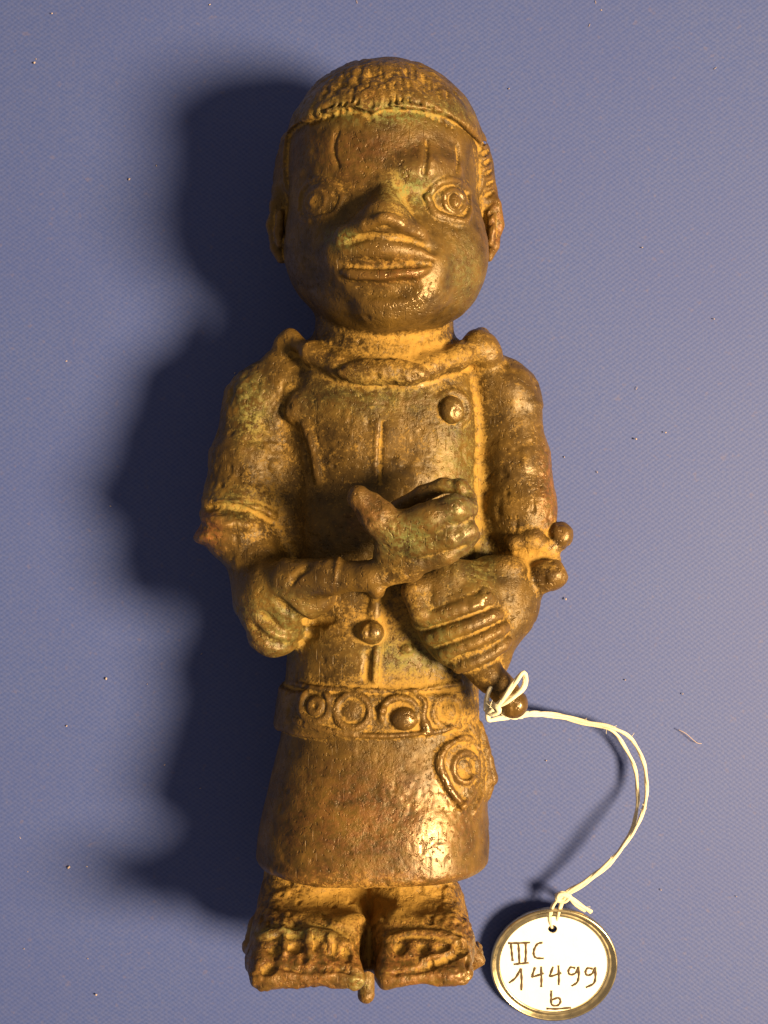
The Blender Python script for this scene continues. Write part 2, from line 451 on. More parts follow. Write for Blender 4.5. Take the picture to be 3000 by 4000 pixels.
# collar: two turned-up points and a rolled front with the knot at the throat
chain([P(1085, 1420, 430), P(1118, 1345, 460), P(1135, 1318, 480), P(1210, 1378, 550)], [40, 32, 22, 32], 'collar', 40)
chain([P(1215, 1375, 560), P(1330, 1430, 620), P(1440, 1455, 640)], [38, 36, 34], 'collar', 35)
chain([P(1560, 1455, 645), P(1680, 1430, 625), P(1790, 1392, 575), P(1870, 1345, 500), P(1880, 1310, 440)], [34, 38, 46, 58, 38], 'collar', 30)
ell(P(1905, 1385, 490), (55, 52, 60), 'collar', 45)
ell(P(1497, 1456, 672), (180, 52, 52), 'throat_knot', 7, (0, 0, -2))
# chest: buttons, seams
ell(surf([(1762, 1598)], 8)[0], (46, 50, 44), 'button_a', 8)
ridge([(1712, 1560), (1760, 1530), (1815, 1560), (1825, 1620), (1790, 1660)], 9, 'coat', -4, 12)
ell(surf([(1178, 1598)], -14)[0], (56, 60, 36), 'button_b', 40)
groove([(1492, 1650), (1486, 1760), (1484, 1890)], 9, 3, 8)
ridge([(1474, 1650), (1468, 1760), (1466, 1880)], 7, 'coat', -4, 9)
ridge([(1195, 1660), (1225, 1760), (1245, 1880)], 14, 'coat', -5, 18)
groove([(1860, 1480), (1876, 1650), (1878, 1900), (1872, 2200)], 14, 12, 24)
ridge([(800, 1962), (900, 1958), (985, 1975), (1070, 2015)], 10, 'left_sleeve', 0, 14)
groove([(810, 1985), (900, 1980), (985, 1998), (1060, 2038)], 9, 2, 10)
# belly strip, knob and slot
ridge([(1472, 2300), (1466, 2360), (1460, 2420)], 30, 'placket', -16, 10)
ell(surf([(1453, 2468)], 14)[0], (52, 48, 46), 'button_c', 8)
ridge([(1470, 2535), (1466, 2600), (1464, 2660)], 12, 'placket', 0, 6)
groove([(1437, 2550), (1433, 2600), (1430, 2650)], 18, 6, 6)
ell(surf([(1590, 2535)], 0)[0], (26, 20, 16), 'coat', 8)
# folds of the left cuff
groove([(1085, 2352), (1135, 2400), (1200, 2430), (1290, 2420)], 22, 8, 16)
groove([(1020, 2400), (1075, 2445), (1140, 2475), (1225, 2478)], 20, 8, 14)
groove([(985, 2448), (1040, 2497), (1110, 2520), (1180, 2512)], 18, 8, 14)
groove([(1130, 2290), (1160, 2245), (1200, 2215)], 10, 4, 12)
# fingers of the fist
fing = [[(1640, 2425), (1770, 2385), (1905, 2340)], [(1690, 2492), (1820, 2447), (1945, 2398)], [(1735, 2550), (1860, 2505), (1968, 2450)], [(1790, 2605), (1890, 2565), (1978, 2505)]]
fp = [surf([tuple(p) for p in spline(a, 4)], -11) for a in fing]
for p_, b in zip(fp, ('fist_finger_a', 'fist_finger_b', 'fist_finger_c', 'fist_finger_d')): chain(p_, [30] + [31] * 6 + [33, 26], b, 7)
groove([(1652, 2462), (1786, 2420), (1915, 2374)], 9, 10, 8)
groove([(1715, 2525), (1840, 2480), (1955, 2428)], 9, 10, 8)
groove([(1765, 2580), (1875, 2537), (1970, 2482)], 9, 10, 8)
ridge([(1880, 2318), (1895, 2305), (1910, 2318), (1898, 2334), (1880, 2318)], 7, 'fist', 2, 6)
chain([P(1610, 2310, 740), P(1640, 2390, 760)], [42, 36], 'fist', 30)
chain([P(1640, 2290, 720), P(1760, 2250, 690), P(1870, 2260, 610)], [50, 60, 66], 'fist', 40)
# belt medallions
def ring(cx, cy, rx, ry, r, label, a0=0, a1=360, off=3):
    n = 16
    ridge([(cx + rx * math.cos(math.radians(a0 + (a1 - a0) * i / n)), cy - ry * math.sin(math.radians(a0 + (a1 - a0) * i / n))) for i in range(n + 1)], r * 0.85, label, off - 4.5, 11)
ring(1233, 2755, 56, 62, 10, 'medallion_a'); ring(1235, 2758, 22, 26, 8, 'medallion_a')
ring(1378, 2778, 66, 66, 10, 'medallion_b'); ring(1560, 2790, 72, 66, 10, 'medallion_c', -20, 200)
ell(surf([(1378, 2778)], -10)[0], (48, 48, 20), 'medallion_b', 8)
ell(surf([(1577, 2806)], -2)[0], (54, 46, 40), 'medallion_c', 7)
ridge([(1612, 2702), (1658, 2740), (1652, 2800), (1672, 2856)], [12] * 10 + [18] * 3, 'medallion_c', 4, 8)
ring(1744, 2782, 54, 56, 9, 'medallion_d', off=0); ell(surf([(1744, 2782)], -8)[0], (42, 44, 18), 'medallion_d', 8)
ell(surf([(1495, 2775)], 0)[0], (16, 16, 12), 'belt', 8)
ridge([(1150, 2812), (1250, 2846), (1380, 2868), (1520, 2874), (1700, 2858), (1800, 2836)], 8, 'belt', 2, 7)
ridge([(1130, 2668), (1250, 2686), (1450, 2698), (1620, 2696), (1800, 2668)], 8, 'belt', 2, 8)
# skirt ornaments
ridge([(1792, 2885), (1735, 2925), (1716, 2985), (1738, 3045), (1768, 3098), (1806, 3152)], [12] * 5 + [17] * 12 + [15] * 4, 'pouch_a', 6, 8)
ridge([(1792, 2885), (1846, 2890), (1868, 2960), (1862, 3050), (1838, 3110), (1806, 3152)], [11] * 21, 'pouch_a', 3, 8)
ell(surf([(1805, 3060)], -12)[0], (48, 80, 26), 'pouch_a', 20, (0, 20, 0))
ring(1817, 2998, 46, 56, 10, 'pouch_a', off=2)
ell(surf([(1817, 2998)], 2)[0], (34, 44, 16), None, 10, (0, 20, 0), 's')
chain([P(1872, 2830, 470), P(1895, 2930, 480), P(1905, 3050, 490), P(1890, 3120, 500)], [16, 18, 22, 14], 'pouch_b', 10)
chain([P(1885, 2880, 400), P(1905, 2960, 400), P(1918, 3040, 400), P(1905, 3110, 400)], [20, 26, 30, 16], 'pouch_b', 12)
ridge([(1838, 2830), (1868, 2900), (1886, 3000), (1878, 3110), (1850, 3180)], 9, 'pouch_b', 2, 8)
# toes and sandal hollows
for (x, y, r1, r2) in ((1075, 3700, 40, 30), (1150, 3690, 36, 30), (1225, 3690, 34, 30), (1295, 3700, 30, 28), (1350, 3715, 22, 24),
                       (1560, 3690, 34, 36), (1650, 3690, 32, 32), (1730, 3705, 26, 24), (1800, 3695, 24, 24)):
    ell(surf([(x, y)], 10)[0], (r1, r2, 30), None, 14, None, 's')
ell(surf([(1045, 3770)], 8)[0], (34, 42, 26), None, 14, None, 's')
groove([(1090, 3775), (1200, 3790), (1320, 3780), (1400, 3800)], 9, 3, 8)
groove([(1490, 3800), (1620, 3790), (1740, 3745), (1830, 3700)], 10, 3, 8)
ridge([(1010, 3665), (1100, 3640), (1250, 3652), (1360, 3690)], 16, 'left_foot', -2, 16)
ridge([(1500, 3680), (1580, 3645), (1720, 3650), (1820, 3675)], 14, 'right_foot', -2, 16)
ridge([(1650, 3750), (1700, 3735), (1752, 3715)], 12, 'right_foot', 2, 10)
for x in (1110, 1205, 1285): ridge([(x, 3655), (x + 3, 3720)], 9, 'left_foot', 3, 8)
ell(surf([(1440, 3690)], 0)[0], (38, 130, 110), None, 30, None, 's')

# ------------------------------------------------------------------ surface extraction (blocks near the surface, surface nets)
def vnoise(p, seed):
    i = np.floor(p).astype(np.int64); f = (p - i).astype(np.float32); u = f * f * (3 - 2 * f)
    def h(dx, dy, dz):
        n = (i[:, 0] + dx) * 374761393 + (i[:, 1] + dy) * 668265263 + (i[:, 2] + dz) * 2147483647 + seed * 1274126177
        n = (n ^ (n >> 13)) * 1274126177; n &= 0xffffffff; n ^= n >> 16
        return (n & 0xffff).astype(np.float32) / 32767.5 - 1
    x, y, z = u[:, 0], u[:, 1], u[:, 2]
    a = h(0,0,0) * (1 - x) + h(1,0,0) * x; b = h(0,1,0) * (1 - x) + h(1,1,0) * x
    c = h(0,0,1) * (1 - x) + h(1,0,1) * x; d = h(0,1,1) * (1 - x) + h(1,1,1) * x
    return (a * (1 - y) + b * y) * (1 - z) + (c * (1 - y) + d * y) * z

H = 5.0; B = 8
LO = np.array((-780, -1860, -30), np.float32); HI = np.array((780, 1720, 1060), np.float32)
nb = np.ceil((HI - LO) / (H * B)).astype(int)
gi = np.stack(np.meshgrid(*[np.arange(n) for n in nb], indexing='ij'), -1).reshape(-1, 3)
cen = (LO + (gi + 0.5) * H * B).astype(np.float32)
Dc, _ = evaluate(cen, 90)
act = gi[np.abs(Dc) < H * B * 1.45]
off = np.stack(np.meshgrid(*[np.arange(B + 1)] * 3, indexing='ij'), -1).reshape(-1, 3)
NP = len(off)
dims = nb * B + 4
Vs, Is, Ls_, Es = [], [], [], []
corner = [(a, b, c) for a in (0, 1) for b in (0, 1) for c in (0, 1)]
blo = LO + act * (H * B)
DD = np.full((len(act), NP), 1e4, np.float32); LL = np.zeros((len(act), NP), np.int16)
off32 = (off * H).astype(np.float32)
for f, lo, hi, op, k, lb in PR:
    m = k + (50 if k <= 14 else 200)
    s = ((blo + H * B > lo - m) & (blo < hi + m)).all(1).nonzero()[0]
    for c0 in range(0, len(s), 700):
        q = s[c0:c0 + 700]
        p = (blo[q][:, None, :] + off32[None]).reshape(-1, 3).astype(np.float32)
        d = f(p).astype(np.float32); D_ = DD[q].reshape(-1); L_ = LL[q].reshape(-1)
        DD[q] = combine(D_, L_, d, op, k, lb).reshape(-1, NP); LL[q] = L_.reshape(-1, NP)
G = DD.reshape(-1, B + 1, B + 1, B + 1); GL = LL.reshape(-1, B + 1, B + 1, B + 1)
sub = lambda A, c: A[:, c[0]:c[0] + B, c[1]:c[1] + B, c[2]:c[2] + B]
neg = [sub(G, c) < 0 for c in corner]
cnt = np.sum(neg, 0, dtype=np.int8)
act_cell = (cnt > 0) & (cnt < 8)
bi, ci, cj, ck = np.nonzero(act_cell)
cells = act[bi] * B + np.stack((ci, cj, ck), 1)
vals = np.stack([sub(G, c)[bi, ci, cj, ck] for c in corner], 1)
labs = np.stack([sub(GL, c)[bi, ci, cj, ck] for c in corner], 1)
CV = np.array(corner, np.float32)
acc = np.zeros((len(cells), 3), np.float32); wgt = np.zeros(len(cells), np.float32)
for a in range(8):
    for b in range(a + 1, 8):
        if abs(CV[a] - CV[b]).sum() != 1: continue
        x = (vals[:, a] < 0) != (vals[:, b] < 0)
        t = vals[x, a] / (vals[x, a] - vals[x, b])
        acc[x] += CV[a] + t[:, None] * (CV[b] - CV[a]); wgt[x] += 1
V = (LO + (cells + acc / wgt[:, None]) * H).astype(np.float64)
VL = labs[np.arange(len(V)), np.abs(vals).argmin(1)]
key = (cells[:, 0] * dims[1] + cells[:, 1]) * dims[2] + cells[:, 2]
order = np.argsort(key); skey = key[order]
def find(c):
    kk = (c[:, 0] * dims[1] + c[:, 1]) * dims[2] + c[:, 2]
    j = np.clip(np.searchsorted(skey, kk), 0, len(skey) - 1)
    return np.where(skey[j] == kk, order[j], -1)
quads = []
for ax, other in ((4, 0), (2, 1), (1, 2)):
    s0 = vals[:, 0] < 0; s1 = vals[:, ax] < 0
    e = np.nonzero(s0 != s1)[0]
    u, v = [(1, 2), (2, 0), (0, 1)][other]
    du = np.zeros(3, int); dv = np.zeros(3, int); du[u] = 1; dv[v] = 1
    c = cells[e]
    q = np.stack((find(c - du - dv), find(c - dv), e, find(c - du)), 1)
    flip = ~s0[e]
    q[flip] = q[flip][:, ::-1]
    quads.append(q[(q >= 0).all(1)])
Q = np.concatenate(quads)
NV = len(V)
E = np.concatenate([Q[:, [0, 1]], Q[:, [1, 2]], Q[:, [2, 3]], Q[:, [3, 0]]])
deg = np.bincount(E[:, 0], minlength=NV) + np.bincount(E[:, 1], minlength=NV)
def smooth(A, it):
    for _ in range(it):
        if A.ndim == 1:
            s = np.bincount(E[:, 0], A[E[:, 1]], NV) + np.bincount(E[:, 1], A[E[:, 0]], NV)
            A = 0.4 * A + 0.6 * s / np.maximum(deg, 1)
        else:
            A = np.stack([smooth(A[:, i], 1) for i in range(3)], 1)
    return A
def normals(V):
    n = np.cross(V[Q[:, 2]] - V[Q[:, 0]], V[Q[:, 3]] - V[Q[:, 1]])
    N = np.stack([sum(np.bincount(Q[:, j], n[:, i], NV) for j in range(4)) for i in range(3)], 1)
    return N / (np.linalg.norm(N, axis=1, keepdims=True) + 1e-9)
V = smooth(V, 2)
N = normals(V)
S1 = smooth(V, 10); S2 = smooth(S1, 40)
cav = ((S1 - V) * N).sum(1); cav2 = ((S2 - V) * N).sum(1)
# cast surface: uneven, pitted, rougher on sleeves, hair and feet
rough = {n: 1.0 for n in LABELS}
for n in LABELS:
    if 'sleeve' in n or 'rim' in n: rough[n] = 1.5
    if 'foot' in n or 'leg' in n: rough[n] = 2.4
    if n in ('skirt', 'head', 'nose'): rough[n] = 0.75
    if 'lip' in n: rough[n] = 0.45
    if 'knob' in n or 'button' in n or 'throat' in n: rough[n] = 2.0
    if n == 'hair': rough[n] = 1.5
    if n == 'neck': rough[n] = 1.2
rv = smooth(np.array([rough[n] for n in LABELS])[VL], 12)
F = lambda s, seed: vnoise(V / s + seed * 17.3, seed)
disp = 5.0 * F(170, 1) + 3.6 * F(85, 2) + 1.7 * F(42, 3) + (0.9 * F(22, 4) + 0.9 * F(12, 5)) * np.clip(0.7 + 1.4 * F(210, 9), 0.1, 1.6)
pit = np.maximum(F(30, 6) - 0.45, 0) * -9 + np.maximum(F(55, 7) - 0.5, 0) * 9
_m = 1 - 0.75 * np.exp(-((V[:, 0] * DC / (DC - V[:, 2]) - 5) / 240) ** 2 - ((2000 - V[:, 1] * DC / (DC - V[:, 2]) - 1015) / 110) ** 2) * (V[:, 2] > 700)
V = V + N * ((disp + pit) * rv * _m)[:, None]
N = normals(V)
pos = lambda x: 1 / (1 + np.exp(-x))
# image position of every vertex, only to say where on the figurine dust, verdigris and the painted light on the lip sit
s_ = DC / (DC - V[:, 2]); ix = 1500 + V[:, 0] * s_; iy = 2000 - V[:, 1] * s_
def blobs(lst):
    o = np.zeros(NV)
    for x, y, rx, ry, w in lst: o = np.maximum(o, w * np.exp(-(((ix - x) / rx) ** 2 + ((iy - y) / ry) ** 2)))
    return o * (V[:, 2] > 150)
dust = np.clip(cav / 3.0, 0, 1) * 0.60 + np.clip(cav2 / 11, 0, 1) * 0.60 + 0.03
dust += blobs([(1640, 1375, 260, 75, .75), (1300, 1400, 160, 60, .35), (1872, 1560, 40, 200, .32), (1872, 1950, 38, 380, .36), (1500, 1480, 330, 60, .35),
               (1430, 3530, 420, 110, .85), (1420, 3650, 480, 120, .35), (2090, 2170, 110, 60, .8), (1560, 2400, 90, 200, .5), (1380, 2440, 110, 90, .45),
               (1600, 2660, 300, 70, .55), (1800, 2780, 130, 120, .5), (1010, 1950, 80, 180, .4), (980, 1650, 60, 120, .35), (1560, 760, 70, 130, .6),
               (1866, 660, 16, 150, .45), (1500, 920, 150, 40, .3), (1500, 1010, 170, 20, .42), (1840, 2900, 60, 200, .35), (1480, 1750, 350, 300, .12),  # thin strip at the mouth: light on the upper lip's underside, painted in
               (1700, 760, 110, 110, .2), (1500, 330, 400, 110, .22), (1320, 740, 110, 60, .35), (1500, 440, 350, 40, .25), (2030, 1800, 120, 400, .12)])
dust -= 0.16 * np.isin(VL, [LABELS.index(n) for n in ('head', 'nose', 'upper_lip', 'lower_lip', 'right_eye', 'left_eye', 'skirt', 'open_hand', 'finger_b', 'finger_c', 'thumb', 'fist_finger_a', 'fist_finger_b', 'fist_finger_c', 'fist_finger_d')])
wear = np.clip(-cav / 3.0, 0, 1) * 0.7 + np.clip(-cav2 / 14, 0, 1) * 0.4
polish = blobs([(1607, 1172, 100, 55, 1.25), (1590, 635, 120, 40, .7), (1540, 1078, 120, 24, .9), (1500, 958, 80, 18, .7), (1570, 885, 70, 25, .8), (1665, 3290, 90, 130, .9), (1600, 3180, 130, 120, .5),
               (1765, 1975, 60, 40, .6), (1800, 2090, 50, 30, .6), (1770, 1600, 40, 40, .9), (1900, 2370, 60, 60, .8), (2136, 2250, 50, 50, .9), (2190, 2120, 40, 40, .8), (1590, 2810, 60, 40, .9),
               (1670, 2850, 40, 30, .9), (1750, 3080, 50, 90, .9), (2030, 2740, 50, 60, .8), (1660, 1480, 50, 40, .9), (1240, 2330, 90, 50, .8), (1470, 2480, 40, 40, .8), (1820, 3820, 60, 60, .5), (2110, 1850, 60, 200, .5), (1775, 785, 60, 50, .6)])
green = blobs([(1520, 440, 260, 50, .8), (1600, 735, 90, 70, .9), (980, 1600, 60, 130, .7), (1800, 1900, 90, 300, .4), (1580, 2090, 130, 80, .8),
               (1690, 2520, 110, 130, .5), (1600, 2560, 160, 90, .6), (1340, 930, 60, 40, .8), (1880, 2200, 60, 120, .5), (1460, 1540, 260, 80, .3),
               (1820, 1060, 80, 120, .3), (1150, 3640, 200, 30, .7), (1060, 2450, 150, 130, .5), (930, 1970, 110, 60, .5), (1400, 3840, 60, 40, .7)])
red = blobs([(800, 2060, 70, 80, .9), (1480, 2050, 120, 80, .6), (1400, 600, 320, 140, .2), (1560, 1060, 120, 50, .5), (1450, 420, 60, 60, .8), (1950, 900, 60, 140, .5),
             (1450, 3200, 350, 200, .35), (1420, 3560, 480, 150, .85), (1420, 3740, 480, 150, .6), (2150, 1900, 40, 200, .6), (1000, 2480, 60, 80, .6), (1650, 3830, 200, 50, .5), (1730, 3200, 140, 200, .3)])

# ------------------------------------------------------------------ figurine object tree
NAME = {  # label -> (object name, parent label, own label)
 'coat': ('coat', None, None), 'neck': ('neck', None, None), 'left_sleeve': ('sleeve', None, None), 'right_sleeve': ('sleeve', None, None),
 'left_rim': ('elbow_rim', 'left_sleeve', None), 'left_cuff': ('folded_cuff', 'left_sleeve', None), 'forearm': ('forearm', None, None),
 'open_hand': ('hand', None, 'open hand with raised thumb'), 'thumb': ('thumb', 'open_hand', None), 'finger_a': ('finger', 'open_hand', None), 'finger_b': ('finger', 'open_hand', None),
 'finger_c': ('finger', 'open_hand', None), 'finger_d': ('finger', 'open_hand', None), 'right_cuff': ('folded_cuff', 'right_sleeve', None),
 'cuff_knob_a': ('knob', 'right_sleeve', None), 'cuff_knob_b': ('knob', 'right_sleeve', None), 'fist': ('hand', None, 'closed fist around the staff'), 'staff': ('staff', None, None),
 'belt': ('belt', None, None), 'skirt': ('skirt', None, None), 'left_leg': ('leg', None, None), 'right_leg': ('leg', None, None), 'left_foot': ('foot', None, None),
 'right_foot': ('foot', None, None), 'peg': ('peg', None, None), 'head': ('head', None, None), 'nose': ('nose', 'head', None), 'right_ear': ('ear', 'head', None),
 'left_ear': ('ear', 'head', None), 'hair': ('hair', 'head', None), 'upper_lip': ('lip', 'head', None), 'lower_lip': ('lip', 'head', None), 'right_eye': ('eye', 'head', None), 'left_eye': ('eye', 'head', None),
 'collar': ('collar', None, None), 'throat_knot': ('throat_knot', 'collar', None), 'button_a': ('button', 'coat', None), 'button_b': ('button', 'coat', None), 'button_c': ('button', 'coat', None),
 'placket': ('placket', 'coat', None), 'fist_finger_a': ('finger', 'fist', None), 'fist_finger_b': ('finger', 'fist', None), 'fist_finger_c': ('finger', 'fist', None), 'fist_finger_d': ('finger', 'fist', None),
 'medallion_a': ('medallion', 'belt', 'ringed medallion with a small inner ring'), 'medallion_b': ('medallion', 'belt', None), 'medallion_c': ('medallion', 'belt', 'domed medallion under a curved ridge'), 'medallion_d': ('medallion', 'belt', None),
 'pouch_a': ('pouch', 'skirt', None), 'pouch_b': ('pouch', 'skirt', None)}
base = np.array((-60, SO, 400.0))
root = bpy.data.objects.new('bronze_figurine', None); col.objects.link(root)
root.location = base * PX; root.empty_display_size = 0.01
tag(root, 'dusty brown cast bronze figurine of a man in a belted skirt, lying on blue cloth', 'figurine')
FL = VL[Q].astype(np.int64)
FLm = np.where((FL[:, 0] == FL[:, 1]) | (FL[:, 0] == FL[:, 2]), FL[:, 0], np.where(FL[:, 1] == FL[:, 2], FL[:, 1], FL[:, 2]))
made = {}
def part(label):
    if label in made: return made[label]
    nm, par, lb = NAME[label]
    fi = Q[FLm == LABELS.index(label)]
    if len(fi) == 0: return None
    used, inv = np.unique(fi, return_inverse=True)
    inv = inv.reshape(fi.shape)
    me = bpy.data.meshes.new(nm)
    me.vertices.add(len(used)); me.vertices.foreach_set('co', ((V[used] - base) * PX).astype(np.float32).ravel())
    me.loops.add(inv.size); me.loops.foreach_set('vertex_index', inv.ravel().astype(np.int32))
    me.polygons.add(len(inv)); me.polygons.foreach_set('loop_start', np.arange(0, inv.size, 4, dtype=np.int32))
    me.update(calc_edges=True)
    me.polygons.foreach_set('use_smooth', np.ones(len(inv), bool))
    for an, arr in (('dust', dust), ('polish', polish), ('wear', wear), ('green', green), ('red', red)):
        a = me.attributes.new(an, 'FLOAT', 'POINT'); a.data.foreach_set('value', arr[used].astype(np.float32))
    me.normals_split_custom_set_from_vertices([tuple(v) for v in N[used].tolist()])
    me.materials.append(BRONZE)
    o = bpy.data.objects.new(nm, me); col.objects.link(o)
    p = part(par) if par else None
    o.parent = p or root
    if lb: o['label'] = lb
    made[label] = o
    return o
for l in LABELS: part(l)

# ------------------------------------------------------------------ tag with metal rim
def mesh_obj(name, verts, faces, mat, parent=None, smooth_=True):
    me = bpy.data.meshes.new(name); me.from_pydata([tuple(map(float, v)) for v in verts], [], faces)
    me.materials.append(mat)
    if smooth_: me.polygons.foreach_set('use_smooth', np.ones(len(faces), bool))
    o = bpy.data.objects.new(name, me); col.objects.link(o); o.parent = parent
    return o

def lathe(profile, n=96):
    v, f = [], []; m = len(profile)
    for i in range(n):
        a = 2 * math.pi * i / n
        for r, z in profile: v.append((r * math.cos(a), r * math.sin(a), z))
    for i in range(n):
        for j in range(m):
            a, b = i * m + j, i * m + (j + 1) % m; c, d = ((i + 1) % n) * m + (j + 1) % m, ((i + 1) % n) * m + j
            f.append((a, d, c, b))
    return v, f

def sweep(pts, r, n=6, flat=1.0):
    """tube along 3-D points (numpy), closed ends"""
    pts = np.asarray(pts, float); m = len(pts)
    rs = np.full(m, r) if np.isscalar(r) else np.asarray(r)
    T = np.gradient(pts, axis=0); T /= np.linalg.norm(T, axis=1, keepdims=True) + 1e-12
    up = np.array((0, 0, 1.0)); v, f = [], []
    for i in range(m):
        s = np.cross(T[i], up)
        if np.linalg.norm(s) < 0.05: s = np.cross(T[i], (1, 0, 0))
        s /= np.linalg.norm(s); w = np.cross(s, T[i])
        for j in range(n):
            a = 2 * math.pi * j / n
            v.append(pts[i] + rs[i] * (math.cos(a) * s + flat * math.sin(a) * w))
    for i in range(m - 1):
        for j in range(n):
            f.append((i * n + j, i * n + (j + 1) % n, (i + 1) * n + (j + 1) % n, (i + 1) * n + j))
    f.append(tuple(range(n - 1, -1, -1))); f.append(tuple((m - 1) * n + j for j in range(n)))
    return v, f

t = NT('white_card')
pn = t.noise(300, 4, 0.6)
CARD = t.set(Base_Color=t.mix(t.ramp(pn, 0.35, 0.7), (0.84, 0.83, 0.80), (0.89, 0.88, 0.86)), Roughness=0.55, Normal=t.bump(t.noise(2500, 3), 0.00006, 0.4))
t = NT('dull_brass_rim')
pn = t.noise(400, 4, 0.6)
RIM = t.set(Base_Color=t.mix(pn, (0.52, 0.43, 0.27), (0.66, 0.56, 0.38)), Metallic=1.0, Roughness=t.ramp(pn, 0.3, 0.7, 0.22, 0.40))
t = NT('brown_ink')
INK = t.set(Base_Color=t.mix(t.noise(1500, 3), (0.035, 0.022, 0.015), (0.10, 0.06, 0.03)), Roughness=0.6)

tc = P(2163, 3765, 40)
tagroot = bpy.data.objects.new('round_tag', None); col.objects.link(tagroot)
tagroot.location = tc * PX; tagroot.rotation_euler = (math.radians(9), math.radians(-1.5), 0); tagroot.scale = (1, 0.95, 1)
tag(tagroot, 'round white museum tag with metal rim and handwritten number III C 14499 b', 'tag')
RT = 247 * sc(40)
def q(v): return [tuple(c * PX for c in p) for p in v]
v, f = lathe([(RT - 38, -8), (RT - 37, 5), (RT - 33, 9), (RT - 25, 4), (RT - 17, 5), (RT - 10, 15), (RT - 4, 17), (RT, 8), (RT - 1, -8), (RT - 10, -14), (RT - 30, -14)])
mesh_obj('rim', q(v), f, RIM, tagroot)
# card disc with a punched hole
hc = np.array((-7 * sc(40), 146 * sc(40) / 0.95)); hr = 18 * sc(40); R0 = RT - 32; n = 96
v, f = [], []
for z in (2.0, -6.0):
    for i in range(n):
        a = 2 * math.pi * i / n; v.append((hc[0] + hr * math.cos(a), hc[1] + hr * math.sin(a), z))
    for k_ in range(1, 9):
        for i in range(n):
            a = 2 * math.pi * i / n; u = k_ / 8
            i0 = np.array((hc[0] + hr * math.cos(a), hc[1] + hr * math.sin(a)))
            d_ = np.array((math.cos(a), math.sin(a))); bq = hc @ d_; L = -bq + math.sqrt(bq * bq - (hc @ hc) + R0 * R0)
            p_ = hc + d_ * (hr + (L - hr) * u); v.append((p_[0], p_[1], z))
for s in range(2):
    o0 = s * n * 9
    for k_ in range(8):
        for i in range(n):
            a, b, c, d = o0 + k_ * n + i, o0 + k_ * n + (i + 1) % n, o0 + (k_ + 1) * n + (i + 1) % n, o0 + (k_ + 1) * n + i
            f.append((a, d, c, b) if s == 0 else (a, b, c, d))
for i in range(n): f.append((i, (i + 1) % n, n * 9 + (i + 1) % n, n * 9 + i))
mesh_obj('card', q(v), f, CARD, tagroot, False)
# handwriting: strokes in crop pixels (x0 1800, y0 2500, 1.4744 per pixel)
def pen(strokes, name, r=4.6):
    V_, F_ = [], []
    for st in strokes:
        pp = []
        for x, y in st:
            X, Y = 1800 + x / 1.4744, 2500 + y / 1.4744
            pp.append(((X - 2163) * sc(40), (3765 - Y) * sc(40) / 0.95, 2.6))
        pp = spline(pp, 6) if len(pp) > 2 else pp
        rr = r * (1 + 0.18 * np.sin(np.arange(len(pp)) * 1.3 + st[0][0]))
        a, b = sweep(pp, rr, 6, 0.25)
        o0 = len(V_); V_ += a; F_ += [tuple(o0 + i for i in g) for g in b]
    return mesh_obj(name, q(V_), F_, INK, tagroot)
pen([[(272, 1738), (330, 1737), (398, 1733)]] + [[(288, 1742), (293, 1795), (299, 1848)]] + [[(330, 1740), (335, 1800), (338, 1862)]] + [[(372, 1738), (374, 1800), (372, 1858)]] + [[(305, 1868), (345, 1864), (392, 1858)]], 'roman_numeral')
pen([[(470, 1732), (440, 1742), (422, 1775), (420, 1808), (436, 1828), (478, 1830)]], 'letter')
pen([[(280, 1984), (318, 1950), (347, 1893)], [(347, 1893), (352, 1960), (351, 2030)]], 'digit')
pen([[(428, 1885), (414, 1935), (418, 1944), (480, 1922)], [(463, 1880), (466, 1950), (466, 2008)]], 'digit')
pen([[(532, 1880), (516, 1932), (522, 1940), (580, 1918)], [(562, 1872), (566, 1940), (566, 1994)]], 'digit')
pen([[(660, 1888), (632, 1884), (620, 1910), (634, 1930), (664, 1916), (676, 1882), (680, 1930), (672, 1975), (640, 2000)]], 'digit')
pen([[(760, 1892), (730, 1888), (718, 1914), (732, 1932), (760, 1918), (772, 1885), (776, 1930), (768, 1980), (722, 2008)]], 'digit')
pen([[(524, 2028), (524, 2070), (528, 2116), (560, 2122), (578, 2098), (566, 2074), (530, 2086)]], 'letter')
pen([[(498, 2142), (560, 2143), (640, 2134)]], 'underline')

# ------------------------------------------------------------------ white two-ply string
t = NT('cotton_string')
STR = t.set(Base_Color=t.mix(t.noise(1800, 3), (0.60, 0.52, 0.37), (0.80, 0.74, 0.60)), Roughness=0.9, Normal=t.bump(t.noise(6000, 2), 0.00012, 0.6))
def strand(pts, R=7.2):
    """two plies twisted round a path of (x, y, z) photograph points"""
    path = np.array(spline([P(*p) for p in pts], 14)); m = len(path)
    seg = np.r_[0, np.cumsum(np.linalg.norm(np.diff(path, axis=0), axis=1))]
    n_ = max(8, int(seg[-1] / 7)); u = np.linspace(0, seg[-1], n_)
    path = np.stack([np.interp(u, seg, path[:, i]) for i in range(3)], 1)
    path += np.stack([2.0 * vnoise(np.stack([u / 60, 0 * u + i * 7.7 + pts[0][0], 0 * u], 1), 3 + i) for i in range(3)], 1)
    T = np.gradient(path, axis=0); T /= np.linalg.norm(T, axis=1, keepdims=True) + 1e-9
    s = np.cross(T, (0.01, 0.02, 1.0)); s /= np.linalg.norm(s, axis=1, keepdims=True) + 1e-9; w = np.cross(s, T)
    V_, F_ = [], []
    for ph in (0, math.pi):
        a = u / 34.0 + ph
        pp = path + (R * 0.30) * (np.cos(a)[:, None] * s + np.sin(a)[:, None] * w)
        vv, ff = sweep(pp, R * 0.84, 8); o0 = len(V_); V_ += vv; F_ += [tuple(o0 + i for i in g) for g in ff]
    return V_, F_
